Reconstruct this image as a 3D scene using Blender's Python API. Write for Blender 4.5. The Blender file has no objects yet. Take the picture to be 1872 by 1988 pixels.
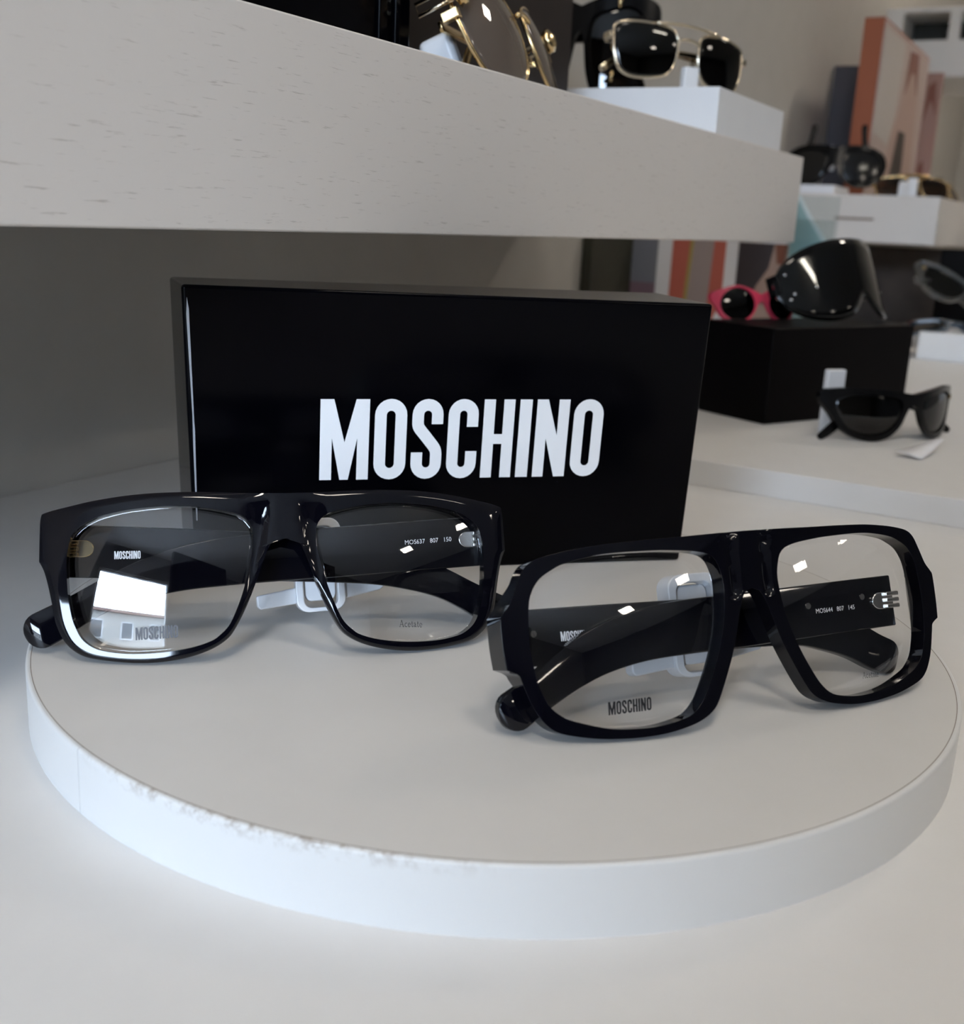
import bpy, bmesh, math, random
from mathutils import Vector, Matrix

random.seed(4)
S = bpy.context.scene
COL = S.collection
R = math.radians
V = Vector

# ---------------------------------------------------------------- camera
# World: X runs along the shop wall (away from the window), Y towards the wall,
# Z up with the counter top at 0.  Metres.
TH, PITCH, ROLL, FPX = R(61.0), R(14.87), R(2.83), 2152.0
U2, V2 = (math.cos(TH), math.sin(TH)), (-math.sin(TH), math.cos(TH))


def from_view(a, b, c):
    return V((a * U2[0] + b * U2[1], a * V2[0] + b * V2[1], c))


def cam_axes():
    F = V((0, math.cos(PITCH), -math.sin(PITCH)))
    X = V((1, 0, 0))
    U = X.cross(F)
    c, s = math.cos(ROLL), math.sin(ROLL)
    return from_view(*(X * c + U * s)), from_view(*(U * c - X * s)), from_view(*F)


CAM = V((-0.3207, -0.1708, 0.1534))
cr, cu, cf = cam_axes()
cam = bpy.data.cameras.new('camera')
cam.sensor_fit = 'HORIZONTAL'
cam.sensor_width = 36.0
cam.lens = 36.0 * FPX / 1872.0
cam.clip_start, cam.clip_end = 0.01, 60
cam.dof.use_dof = True
cam.dof.focus_distance = 0.365
cam.dof.aperture_fstop = 17
camo = bpy.data.objects.new('camera', cam)
COL.objects.link(camo)
m = Matrix((cr, cu, -cf)).transposed().to_4x4()
m.translation = CAM
camo.matrix_world = m
S.camera = camo

# ---------------------------------------------------------------- light
S.view_settings.view_transform = 'Standard'
S.view_settings.look = 'None'
S.view_settings.gamma = 1.0
S.view_settings.use_curve_mapping = False
S.view_settings.exposure = 0.45
S.cycles.use_denoising = True
S.cycles.max_bounces = 14
S.cycles.transparent_max_bounces = 24
S.cycles.diffuse_bounces = 5
S.cycles.caustics_reflective = False
S.cycles.caustics_refractive = False
S.cycles.sample_clamp_indirect = 6.0

SKY, LAMP = 31.0, .96
W = bpy.data.worlds.new('sky')
S.world = W
W.use_nodes = True
W.node_tree.nodes['Background'].inputs[0].default_value = (0.62, 0.78, 1.0, 1)
W.node_tree.nodes['Background'].inputs[1].default_value = SKY


# ---------------------------------------------------------------- materials
MAT = {}


def mat(name, col, rough=0.5, metal=0.0, ior=1.5, coat=0.0, spec=None, trans=0.0, emit=None):
    if name in MAT:
        return MAT[name]
    M = bpy.data.materials.new(name)
    M.use_nodes = True
    b = M.node_tree.nodes['Principled BSDF']
    b.inputs['Base Color'].default_value = (*col, 1)
    b.inputs['Roughness'].default_value = rough
    b.inputs['Metallic'].default_value = metal
    b.inputs['IOR'].default_value = ior
    b.inputs['Coat Weight'].default_value = coat
    b.inputs['Coat Roughness'].default_value = 0.03
    b.inputs['Transmission Weight'].default_value = trans
    if spec is not None:
        b.inputs['Specular IOR Level'].default_value = spec
    if emit:
        b.inputs['Emission Color'].default_value = (*emit[0], 1)
        b.inputs['Emission Strength'].default_value = emit[1]
    MAT[name] = M
    return M


def nodes_of(M):
    return M.node_tree.nodes, M.node_tree.links, M.node_tree.nodes['Principled BSDF']


def noisy(name, col, amount=0.04, scale=40, rough=0.5, bump=0.0, stretch=(1, 1, 1), **k):
    """plain paint or laminate with a faint mottling"""
    if name in MAT:
        return MAT[name]
    M = mat(name, col, rough, **k)
    n, l, b = nodes_of(M)
    tc = n.new('ShaderNodeTexCoord')
    mp = n.new('ShaderNodeMapping')
    mp.inputs['Scale'].default_value = stretch
    t = n.new('ShaderNodeTexNoise')
    t.inputs['Scale'].default_value = scale
    t.inputs['Detail'].default_value = 4
    r = n.new('ShaderNodeValToRGB')
    r.color_ramp.elements[0].position, r.color_ramp.elements[1].position = 0.3, 0.7
    r.color_ramp.elements[0].color = (*[c * (1 - amount) for c in col], 1)
    r.color_ramp.elements[1].color = (*[min(1, c * (1 + amount)) for c in col], 1)
    l.new(tc.outputs['Object'], mp.inputs[0])
    l.new(mp.outputs[0], t.inputs['Vector'])
    l.new(t.outputs['Fac'], r.inputs[0])
    l.new(r.outputs[0], b.inputs['Base Color'])
    if bump:
        bp = n.new('ShaderNodeBump')
        bp.inputs['Strength'].default_value = bump
        bp.inputs['Distance'].default_value = 0.001
        l.new(t.outputs['Fac'], bp.inputs['Height'])
        l.new(bp.outputs[0], b.inputs['Normal'])
    return M


def lens_mat(name, tint, f0=0.045, gain=1.0, tint_low=None, zspan=(0, 0.05), haze=None):
    """clear or tinted plastic sheet: lets light through, mirrors by viewing angle"""
    if name in MAT:
        return MAT[name]
    M = bpy.data.materials.new(name)
    M.use_nodes = True
    n, l = M.node_tree.nodes, M.node_tree.links
    n.clear()
    out = n.new('ShaderNodeOutputMaterial')
    tr = n.new('ShaderNodeBsdfTransparent')
    tr.inputs[0].default_value = (*tint, 1)
    gl = n.new('ShaderNodeBsdfGlossy')
    gl.inputs['Roughness'].default_value = 0.0
    mx = n.new('ShaderNodeMixShader')
    lw = n.new('ShaderNodeLayerWeight')
    lw.inputs[0].default_value = 0.5
    p = n.new('ShaderNodeMath')
    p.operation = 'POWER'
    p.inputs[1].default_value = 5
    a = n.new('ShaderNodeMath')
    a.operation = 'MULTIPLY_ADD'
    a.inputs[1].default_value = (1 - f0) * gain
    a.inputs[2].default_value = f0 * gain
    a.use_clamp = True
    l.new(lw.outputs['Facing'], p.inputs[0])
    l.new(p.outputs[0], a.inputs[0])
    l.new(a.outputs[0], mx.inputs[0])
    base = tr.outputs[0]
    if haze:
        df = n.new('ShaderNodeBsdfDiffuse')
        df.inputs[0].default_value = (*haze, 1)
        m2 = n.new('ShaderNodeMixShader')
        m2.inputs[0].default_value = 0.65
        l.new(base, m2.inputs[1])
        l.new(df.outputs[0], m2.inputs[2])
        base = m2.outputs[0]
    l.new(base, mx.inputs[1])
    l.new(gl.outputs[0], mx.inputs[2])
    if tint_low:
        tc = n.new('ShaderNodeTexCoord')
        sp = n.new('ShaderNodeSeparateXYZ')
        mr = n.new('ShaderNodeMapRange')
        mr.inputs['From Min'].default_value, mr.inputs['From Max'].default_value = zspan
        rp = n.new('ShaderNodeValToRGB')
        rp.color_ramp.elements[0].color = (*tint_low, 1)
        rp.color_ramp.elements[1].color = (*tint, 1)
        l.new(tc.outputs['Object'], sp.inputs[0])
        l.new(sp.outputs['Z'], mr.inputs['Value'])
        l.new(mr.outputs[0], rp.inputs[0])
        l.new(rp.outputs[0], tr.inputs[0])
    l.new(mx.outputs[0], out.inputs[0])
    MAT[name] = M
    return M


LAM = noisy('counter laminate', (0.76, 0.75, 0.735), 0.012, 60, 0.5)
BOARD = noisy('board laminate', (0.73, 0.715, 0.69), 0.012, 55, 0.36)
WALLP = noisy('wall paint', (0.46, 0.435, 0.395), 0.03, 25, 0.8, bump=0.05)
WHITEP = noisy('white paint', (0.74, 0.73, 0.71), 0.02, 20, 0.6)
ROOMP = noisy('room paint', (0.22, 0.21, 0.20), 0.03, 10, 0.8)
CEIL = noisy('ceiling paint', (0.58, 0.57, 0.555), 0.02, 6, 0.9)
FLOORM = noisy('floor tile', (0.32, 0.29, 0.26), 0.1, 8, 0.4)
ACET = mat('black acetate', (0.002, 0.002, 0.0042), 0.05, ior=1.5, spec=0.42)
ACETM = mat('black satin plastic', (0.003, 0.003, 0.0035), 0.18, spec=0.2)
GLOSSBOX = noisy('black gloss card', (0.0006, 0.0006, 0.0015), 0.1, 30, 0.16, spec=0.08)
BLACKCARD = noisy('black matt card', (0.0018, 0.0012, 0.0014), 0.2, 30, 0.5, spec=0.08)
BROWNCARD = noisy('dark brown card', (0.014, 0.009, 0.008), 0.2, 30, 0.5, spec=0.3)
INKW = mat('white ink', (0.96, 0.965, 0.98), 0.4)
INKG = mat('grey ink', (0.09, 0.09, 0.10), 0.5)
INKB = mat('black ink', (0.012, 0.012, 0.014), 0.5)
CLIPW = mat('white plastic', (0.78, 0.79, 0.81), 0.32)
GOLD = mat('gold metal', (0.78, 0.58, 0.30), 0.16, 1.0)
PALEGOLD = mat('pale gold metal', (0.82, 0.72, 0.55), 0.14, 1.0)
SILVER = mat('silver metal', (0.85, 0.84, 0.82), 0.15, 1.0)
CLEAR = lens_mat('clear lens', (0.985, 0.985, 0.985), 0.062)
DARKL = lens_mat('dark lens', (0.035, 0.028, 0.016), 0.045, tint_low=(0.05, 0.04, 0.022))
BROWNL = lens_mat('brown gradient lens', (0.22, 0.15, 0.11), 0.05, tint_low=(0.42, 0.33, 0.27))
GREYL = lens_mat('grey lens', (0.012, 0.011, 0.011), 0.05, tint_low=(0.10, 0.09, 0.09), zspan=(0.008, 0.036))
BROWNH = lens_mat('hazy brown lens', (0.20, 0.14, 0.10), 0.06, haze=(.17, .135, .11))
PAPER = mat('white paper', (0.86, 0.86, 0.89), 0.6)


def wood_mat():
    M = noisy('white open grain wood', (0.73, 0.685, 0.64), 0.01, 3, 0.42)
    n, l, b = nodes_of(M)
    tc = n.new('ShaderNodeTexCoord')
    mp = n.new('ShaderNodeMapping')
    mp.inputs['Scale'].default_value = (95, 95, 1150)
    t = n.new('ShaderNodeTexNoise')
    t.inputs['Scale'].default_value = 1.0
    t.inputs['Detail'].default_value = 3
    t.inputs['Roughness'].default_value = 0.65
    r = n.new('ShaderNodeValToRGB')
    e = r.color_ramp.elements
    e[0].position, e[1].position = 0.625, 0.72
    e[0].color, e[1].color = (1, 1, 1, 1), (0.77, 0.755, 0.735, 1)
    old = b.inputs['Base Color'].links[0].from_socket
    mx = n.new('ShaderNodeMixRGB')
    mx.blend_type = 'MULTIPLY'
    mx.inputs[0].default_value = 1
    l.new(tc.outputs['Object'], mp.inputs[0])
    l.new(mp.outputs[0], t.inputs['Vector'])
    l.new(t.outputs['Fac'], r.inputs[0])
    l.new(old, mx.inputs[1])
    l.new(r.outputs[0], mx.inputs[2])
    l.new(mx.outputs[0], b.inputs['Base Color'])
    bp = n.new('ShaderNodeBump')
    bp.inputs['Strength'].default_value = 0.35
    bp.inputs['Distance'].default_value = 0.0004
    l.new(r.outputs[0], bp.inputs['Height'])
    l.new(bp.outputs[0], b.inputs['Normal'])
    return M


WOOD = wood_mat()


def band_mat():
    """white edge banding, scuffed brown along its front upper rim"""
    M = mat('edge banding', (0.75, 0.75, 0.74), 0.4)
    n, l, b = nodes_of(M)
    tc = n.new('ShaderNodeTexCoord')
    sp = n.new('ShaderNodeSeparateXYZ')
    l.new(tc.outputs['Object'], sp.inputs[0])
    t = n.new('ShaderNodeTexNoise')
    t.inputs['Scale'].default_value = 330
    t.inputs['Detail'].default_value = 6
    t.inputs['Roughness'].default_value = 0.7
    l.new(tc.outputs['Object'], t.inputs['Vector'])

    def rng(sock, a, b2):
        r = n.new('ShaderNodeMapRange')
        r.inputs['From Min'].default_value, r.inputs['From Max'].default_value = a, b2
        l.new(sock, r.inputs['Value'])
        return r.outputs[0]

    def mul(a, b2):
        q = n.new('ShaderNodeMath')
        q.operation = 'MULTIPLY'
        l.new(a, q.inputs[0])
        l.new(b2, q.inputs[1])
        return q.outputs[0]
    hi = rng(sp.outputs['Z'], 0.0145, 0.0182)
    # the worn stretch of the rim faces -X
    wy = n.new('ShaderNodeMath')
    wy.operation = 'ABSOLUTE'
    ad = n.new('ShaderNodeMath')
    ad.operation = 'ADD'
    ad.inputs[1].default_value = 0.018
    l.new(sp.outputs['Y'], ad.inputs[0])
    l.new(ad.outputs[0], wy.inputs[0])
    side = rng(wy.outputs[0], 0.062, 0.025)
    xs = rng(sp.outputs['X'], -0.10, -0.13)
    grit = rng(t.outputs['Fac'], 0.48, 0.60)
    f = mul(mul(mul(hi, side), xs), grit)
    mx = n.new('ShaderNodeMixRGB')
    mx.inputs[1].default_value = (0.75, 0.75, 0.74, 1)
    mx.inputs[2].default_value = (0.47, 0.43, 0.39, 1)
    l.new(f, mx.inputs[0])
    l.new(mx.outputs[0], b.inputs['Base Color'])
    return M


BAND = band_mat()
SEAM = mat('seam dirt', (0.26, 0.22, 0.185), 0.8)


# ---------------------------------------------------------------- mesh helpers
def link(name, me, mats, parent=None, smooth=False):
    o = bpy.data.objects.new(name, me)
    COL.objects.link(o)
    for mm in (mats if isinstance(mats, (list, tuple)) else [mats]):
        me.materials.append(mm)
    if parent:
        o.parent = parent
    if smooth:
        me.shade_smooth()
    return o


def obj(name, bm, mats, parent=None, smooth=False, bevel=0.0, seg=3, angle=35):
    bmesh.ops.recalc_face_normals(bm, faces=bm.faces[:])
    me = bpy.data.meshes.new(name)
    bm.to_mesh(me)
    bm.free()
    o = link(name, me, mats, parent, smooth or bevel > 0)
    if bevel:
        b = o.modifiers.new('bevel', 'BEVEL')
        b.width, b.segments, b.limit_method, b.angle_limit = bevel, seg, 'ANGLE', R(angle)
        b.harden_normals = True
    return o


def thing(name, label, cat, loc=(0, 0, 0), rot=(0, 0, 0), group=None):
    o = bpy.data.objects.new(name, None)
    COL.objects.link(o)
    o.empty_display_size = 0.02
    o.location, o.rotation_euler = loc, rot
    return tag(o, label, cat, group)


def tag(o, label, cat, group=None):
    o['label'], o['category'] = label, cat
    if group:
        o['group'] = group
    return o


def struct(o):
    o['kind'] = 'structure'
    return o


def box(bm, lo, hi, M=None, mi=0):
    c = [V((x, y, z)) for x in (lo[0], hi[0]) for y in (lo[1], hi[1]) for z in (lo[2], hi[2])]
    return hexa(bm, [c[i] for i in (0, 4, 6, 2, 1, 5, 7, 3)], M, mi)


def hexa(bm, c, M=None, mi=0):
    """eight corners: bottom loop then top loop"""
    vs = [bm.verts.new(M @ p if M else p) for p in c]
    for f in ((3, 2, 1, 0), (4, 5, 6, 7), (0, 1, 5, 4), (1, 2, 6, 5), (2, 3, 7, 6), (3, 0, 4, 7)):
        bm.faces.new([vs[i] for i in f]).material_index = mi
    return vs


def boxbm(lo, hi, M=None):
    bm = bmesh.new()
    box(bm, lo, hi, M)
    return bm


def prism(bm, poly, fn, y0, y1):
    """closed outline poly (x,z) between depths y0 and y1; fn maps (x,y,z)"""
    a = [bm.verts.new(fn(x, y0, z)) for x, z in poly]
    b = [bm.verts.new(fn(x, y1, z)) for x, z in poly]
    bm.faces.new(a)
    bm.faces.new(b[::-1])
    k = len(poly)
    for i in range(k):
        bm.faces.new((a[i], b[i], b[(i + 1) % k], a[(i + 1) % k]))


def mmf(x, y, z):
    return V((x, y, z)) * 0.001


def spline(pts, n=6, closed=False):
    """Catmull-Rom; a point given with a third item True stays a corner"""
    P = [p[:2] for p in pts]
    K = [len(p) > 2 and p[2] for p in pts]
    out = []
    N = len(P)
    for i in range(N if closed else N - 1):
        p1, p2 = V(P[i]), V(P[(i + 1) % N])
        p0 = V(P[i - 1]) if (closed or i > 0) else p1
        p3 = V(P[(i + 2) % N]) if (closed or i + 2 < N) else p2
        if K[i]:
            p0 = p1
        if K[(i + 1) % N]:
            p3 = p2
        for k in range(n):
            t = k / n
            out.append(tuple(0.5 * ((2 * p1) + (p2 - p0) * t + (2 * p0 - 5 * p1 + 4 * p2 - p3) * t * t
                                    + (3 * p1 - p0 - 3 * p2 + p3) * t ** 3)))
    if not closed:
        out.append(tuple(P[-1]))
    return out


def ray_poly(poly, c, a):
    d = (math.cos(a), math.sin(a))
    best = 0
    k = len(poly)
    for i in range(k):
        sx, sy = poly[i][0] - c[0], poly[i][1] - c[1]
        ex, ey = poly[(i + 1) % k][0] - c[0], poly[(i + 1) % k][1] - c[1]
        u, v = -sx * d[1] + sy * d[0], -ex * d[1] + ey * d[0]
        if (u <= 0) != (v <= 0):
            t = u / (u - v)
            r = (sx + (ex - sx) * t) * d[0] + (sy + (ey - sy) * t) * d[1]
            best = max(best, r)
    return best


def sstep(a, b, x):
    t = min(1, max(0, (x - a) / (b - a)))
    return t * t * (3 - 2 * t)


def front_bm(outer, inner, c, k, thick, face=None, back=None, ns=11, na=150):
    """full spectacle front in mm: outer = half outline from (0,top) round the temple side to
    (0,arch); inner = closed lens opening of that half; bent over y = x*x/(2k)"""
    ring = outer + [outer[0]]
    angs = [i * 2 * math.pi / na for i in range(na)]
    angs += [math.atan2(p[1] - c[1], p[0] - c[0]) % (2 * math.pi) for p in outer]
    angs.sort()
    A = [angs[0]]
    for a in angs[1:]:
        if a - A[-1] > 0.006:
            A.append(a)
    for p in (outer[0], outer[-1]):   # keep the two seam corners exactly
        a = math.atan2(p[1] - c[1], p[0] - c[0]) % (2 * math.pi)
        j = min(range(len(A)), key=lambda i: abs(A[i] - a))
        A[j] = a
    ss = [0, .07, .16, .27, .39, .5, .61, .73, .84, .93, 1.0]
    bm = bmesh.new()
    for sg in (1, -1):
        F, B = [], []
        for a in A:
            ro, ri = ray_poly(outer, c, a), ray_poly(inner, c, a)
            ro = max(ro, ri + 0.5)
            f, b = [], []
            for s in ss:
                r = ri + (ro - ri) * s
                x, z = c[0] + r * math.cos(a), c[1] + r * math.sin(a)
                if x < 0.05:
                    x = 0.0
                y = x * x / (2 * k)
                yf = y - thick / 2 + (face(x, z, s) if face else 0)
                yb = y + thick / 2 + (back(x, z, s) if back else 0)
                f.append(bm.verts.new(mmf(sg * x, yf, z)))
                b.append(bm.verts.new(mmf(sg * x, yb, z)))
            F.append(f)
            B.append(b)
        k2 = len(A)
        for i in range(k2):
            j = (i + 1) % k2
            for q in range(len(ss) - 1):
                bm.faces.new((F[i][q], F[i][q + 1], F[j][q + 1], F[j][q]))
                bm.faces.new((B[i][q], B[j][q], B[j][q + 1], B[i][q + 1]))
            bm.faces.new((F[i][0], F[j][0], B[j][0], B[i][0]))
            if F[i][-1].co.x != 0 or F[j][-1].co.x != 0:
                bm.faces.new((F[i][-1], B[i][-1], B[j][-1], F[j][-1]))
    bmesh.ops.remove_doubles(bm, verts=bm.verts[:], dist=0.00003)
    # drop wall faces left inside on the seam plane
    dead = [f for f in bm.faces if all(abs(v.co.x) < 1e-7 for v in f.verts)]
    bmesh.ops.delete(bm, geom=dead, context='FACES')
    return bm


def lens_bm(inner, c, k, sg, rad=130.0, back=1.2, thick=1.4, over=0.55, rings=16, na=72):
    bm = bmesh.new()
    slope = c[0] / k
    y0 = c[0] * c[0] / (2 * k)

    def at(x, z, d):
        dx, dz = x - c[0], z - c[1]
        return mmf(sg * x, y0 + slope * dx + (dx * dx + dz * dz) / (2 * rad) - back + d, z)
    sides = []
    for d in (0, thick):
        rows = []
        cen = bm.verts.new(at(c[0], c[1], d))
        for q in range(1, rings + 1):
            row = []
            for i in range(na):
                a = i * 2 * math.pi / na
                r = (ray_poly(inner, c, a) + over) * q / rings
                row.append(bm.verts.new(at(c[0] + r * math.cos(a), c[1] + r * math.sin(a), d)))
            rows.append(row)
        for i in range(na):
            j = (i + 1) % na
            bm.faces.new((cen, rows[0][i], rows[0][j]))
            for q in range(rings - 1):
                bm.faces.new((rows[q][i], rows[q + 1][i], rows[q + 1][j], rows[q][j]))
        sides.append(rows[-1])
    for i in range(na):
        j = (i + 1) % na
        bm.faces.new((sides[0][i], sides[1][i], sides[1][j], sides[0][j])).smooth = False
    return bm


def lens_point(c, k, x, z, sg, rad=130.0, back=1.2, lift=0.15):
    dx, dz = abs(x) - c[0], z - c[1]
    return V((x, c[0] ** 2 / (2 * k) + c[0] / k * dx + (dx * dx + dz * dz) / (2 * rad) - back - lift, z))


def sweep(pts, sec, cap=True, up=None):
    """pts: list of (Vector centre, width, height); sec: unit section list (w,h) closed.
    section plane is spanned by 'up'-perpendicular and the side vector"""
    bm = bmesh.new()
    rows = []
    N = len(pts)
    for i, (p, w, h) in enumerate(pts):
        t = (pts[min(i + 1, N - 1)][0] - pts[max(i - 1, 0)][0]).normalized()
        side = V(up) if up else V((0, 1, 0))
        side = (side - t * side.dot(t)).normalized()
        nrm = t.cross(side)
        rows.append([bm.verts.new(p + side * (a * w / 2) + nrm * (b * h / 2)) for a, b in sec])
    k = len(sec)
    for i in range(N - 1):
        for j in range(k):
            bm.faces.new((rows[i][j], rows[i][(j + 1) % k], rows[i + 1][(j + 1) % k], rows[i + 1][j]))
    if cap:
        bm.faces.new(rows[0][::-1])
        bm.faces.new(rows[-1])
    return bm


def rrect(r=0.35, n=4, asp=1.0):
    """unit rounded-rectangle section, -1..1"""
    out = []
    for cx, cy, a0 in ((1 - r, 1 - r * asp, 0), (-1 + r, 1 - r * asp, 90), (-1 + r, -1 + r * asp, 180), (1 - r, -1 + r * asp, 270)):
        for i in range(n + 1):
            a = R(a0 + 90 * i / n)
            out.append((cx + r * math.cos(a), cy + r * asp * math.sin(a)))
    return out


def circ(n=10):
    return [(math.cos(i * 2 * math.pi / n), math.sin(i * 2 * math.pi / n)) for i in range(n)]


def tube(pts, r, n=10, closed=False, bm=None):
    pts = [V(p) for p in pts]
    bm = bm or bmesh.new()
    rows = []
    N = len(pts)
    ref = None
    for i, p in enumerate(pts):
        a = pts[(i - 1) % N] if closed else pts[max(i - 1, 0)]
        b = pts[(i + 1) % N] if closed else pts[min(i + 1, N - 1)]
        t = (b - a).normalized()
        if ref is None:
            ref = V((0, 0, 1)) if abs(t.z) < 0.9 else V((1, 0, 0))
        s = (ref - t * ref.dot(t)).normalized()
        ref = s
        u = t.cross(s)
        rows.append([bm.verts.new(p + s * (r * math.cos(q * 2 * math.pi / n)) + u * (r * math.sin(q * 2 * math.pi / n))) for q in range(n)])
    for i in range(N if closed else N - 1):
        for j in range(n):
            i2 = (i + 1) % N
            bm.faces.new((rows[i][j], rows[i][(j + 1) % n], rows[i2][(j + 1) % n], rows[i2][j]))
    if not closed:
        bm.faces.new(rows[0][::-1])
        bm.faces.new(rows[-1])
    return bm


def temple_bm(cl, y0, sg, thick=4.2, bow=0.0):
    """cl: centre line [(x,z,height)] in mm from hinge to tip end; a rounded slab"""
    P = spline([(a, b) for a, b, _ in cl], 6)
    H = spline([(i, h) for i, (_, _, h) in enumerate(cl)], 6)
    n = len(P)
    pts = []
    for i, (p, h) in enumerate(zip(P, H)):
        f = i / (n - 1)
        pts.append((mmf(sg * p[0], y0 + bow * math.sin(f * math.pi), p[1]), thick * 0.001, h[1] * 0.001))
    # round the free end
    e = V(pts[-1][0])
    d = (pts[-1][0] - pts[-4][0]).normalized()
    h = pts[-1][2]
    for q in range(1, 7):
        a = q / 6 * math.pi / 2 * 0.98
        pts.append((e + d * (h * 0.45 * math.sin(a)), thick * 0.001 * (0.25 + 0.75 * math.cos(a)), h * math.cos(a)))
    asp = 0.35
    return sweep(pts, rrect(0.42, 5, asp * 0.42 / 0.42 * 0.42), up=(0, 1, 0))


# ---------------------------------------------------------------- lettering
def stroke(pts, w, closed=False):
    """constant-width strip of quads along pts (2D); returns list of polygons"""
    P = [V(p) for p in pts]
    N = len(P)
    L, Q = [], []
    for i in range(N):
        a = P[i - 1] if (closed or i > 0) else P[i]
        b = P[(i + 1) % N] if (closed or i < N - 1) else P[i]
        t = (b - a).normalized()
        n = V((-t.y, t.x))
        L.append(P[i] + n * w / 2)
        Q.append(P[i] - n * w / 2)
    return [[L[i], L[(i + 1) % N], Q[(i + 1) % N], Q[i]] for i in range(N if closed else N - 1)]


def arc(cx, cz, rx, rz, a0, a1, n=12):
    return [(cx + rx * math.cos(R(a0 + (a1 - a0) * i / n)), cz + rz * math.sin(R(a0 + (a1 - a0) * i / n))) for i in range(n + 1)]


SW = 0.145
H2 = SW / 2


def glyph(ch):
    """condensed bold capitals, height 1; returns (polygons, width)"""
    if ch == 'M':
        return [[(0, 0), (0, 1), (.165, 1), (.30, .47), (.145, .52), (.145, 0)],
                [(.435, 1), (.60, 1), (.60, 0), (.455, 0), (.455, .52), (.30, .47)],
                [(.145, .52), (.30, .47), (.455, .52), (.352, 0), (.248, 0)]], .60
    if ch == 'O':
        w = .40
        q = arc(w / 2, 1 - w / 2 + .004, w / 2 - H2, w / 2 - H2, 0, 180) + arc(w / 2, w / 2 - .004, w / 2 - H2, w / 2 - H2, 180, 360)
        return stroke(q, SW, True), w
    if ch == 'C':
        w = .385
        q = [(w - H2, .655), (w - H2, .72)] + arc(w / 2, 1 - w / 2 + .004, w / 2 - H2, w / 2 - H2, 0, 180) + \
            arc(w / 2, w / 2 - .004, w / 2 - H2, w / 2 - H2, 180, 360) + [(w - H2, .28), (w - H2, .345)]
        return stroke(q, SW), w
    if ch == 'S':
        w = .39
        r = w / 2 - H2
        q = [(w - H2, .69), (w - H2, .76)] + arc(w / 2, 1 - w / 2 + .004, r, r, 0, 180) + [(H2, .745)] + \
            spline([(H2, .70), (H2 + .02, .64), (w / 2, .515), (w - H2 - .02, .385), (w - H2, .31)], 6) + [(w - H2, .26)] + \
            arc(w / 2, w / 2 - .004, r, r, 0, -180) + [(H2, .26), (H2, .335)]
        return stroke(q, SW), w
    if ch == 'H':
        return [[(0, 0), (0, 1), (SW, 1), (SW, 0)], [(.255, 0), (.255, 1), (.40, 1), (.40, 0)],
                [(SW, .435), (SW, .56), (.255, .56), (.255, .435)]], .40
    if ch == 'I':
        return [[(0, 0), (0, 1), (.16, 1), (.16, 0)]], .16
    if ch == 'N':
        return [[(0, 0), (0, 1), (SW, 1), (SW, 0)], [(.29, 0), (.29, 1), (.435, 1), (.435, 0)],
                [(SW, 1), (.29, .54), (.29, 0), (SW, .50)]], .435


def word_polys(txt, gap=.066):
    out, x = [], 0
    for ch in txt:
        ps, w = glyph(ch)
        out += [[(p[0] + x, p[1]) for p in poly] for poly in ps]
        x += w + gap
    return out, x - gap


def serif_polys():
    """the word Acetate in a light bookish serif, x-height .62"""
    th, fi = .085, .05
    out, x = [], 0

    def add(ps, w):
        nonlocal x
        out.extend([[(p[0] + x, p[1]) for p in poly] for poly in ps])
        x += w + .09
    add(stroke([(.1, .02), (.40, 1)], fi) + stroke([(.40, 1), (.70, .02)], th) + stroke([(.2, .36), (.6, .36)], fi)
        + stroke([(0, .02), (.22, .02)], .04) + stroke([(.56, .02), (.84, .02)], .04), .84)

    def c_(): return stroke(arc(.26, .31, .21, .28, 45, 315, 16), .075), .46
    def e_(): return stroke(arc(.26, .31, .21, .28, 0, 318, 16), .075) + stroke([(.06, .33), (.48, .33)], .045), .5
    def t_(): return stroke([(.14, .86), (.14, .16), (.18, .06), (.26, .04), (.34, .1)], th) + stroke([(0, .60), (.33, .60)], .045), .34
    def a_(): return (stroke([(.06, .50), (.14, .60), (.24, .62), (.33, .55), (.35, .45), (.35, .1), (.42, .04), (.5, .08)], th)
                      + stroke([(.35, .38), (.18, .33), (.07, .22), (.08, .1), (.17, .04), (.27, .08), (.35, .16)], .065)), .48
    for g in (c_, e_, t_, a_, t_, e_):
        add(*g())
    return out, x - .09


def letters(name, polys, w, place, height, width, mtl, parent, raise_=0.00006):
    """flat printed shapes; place(u,v) -> (point, normal-lift direction) in parent space"""
    bm = bmesh.new()
    for poly in polys:
        a = [bm.verts.new(place(p[0] / w * width, p[1] * height)) for p in poly]
        try:
            bm.faces.new(a)
        except ValueError:
            pass
    bmesh.ops.remove_doubles(bm, verts=bm.verts[:], dist=1e-7)
    me = bpy.data.meshes.new(name)
    bm.to_mesh(me)
    bm.free()
    return link(name, me, mtl, parent)


def font_print(name, txt, size, parent, mtl, loc, rot, squeeze=1.0):
    cu_ = bpy.data.curves.new(name, 'FONT')
    cu_.body = txt
    cu_.size = size
    cu_.resolution_u = 3
    tmp = bpy.data.objects.new('tmp', cu_)
    COL.objects.link(tmp)
    me = bpy.data.meshes.new_from_object(tmp.evaluated_get(bpy.context.evaluated_depsgraph_get()))
    bpy.data.objects.remove(tmp)
    bpy.data.curves.remove(cu_)
    me.name = name
    me.materials.clear()
    o = link(name, me, mtl, parent)
    o.location, o.rotation_euler, o.scale = loc, rot, (squeeze, 1, 1)
    return o


# ---------------------------------------------------------------- the room
TT = 0.0184          # top of the round board
WX, FX, RY, FZ, CZ = -3.0, 3.4, -4.3, -0.86, 1.72   # window wall, far wall, opposite wall, floor, ceiling


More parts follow.
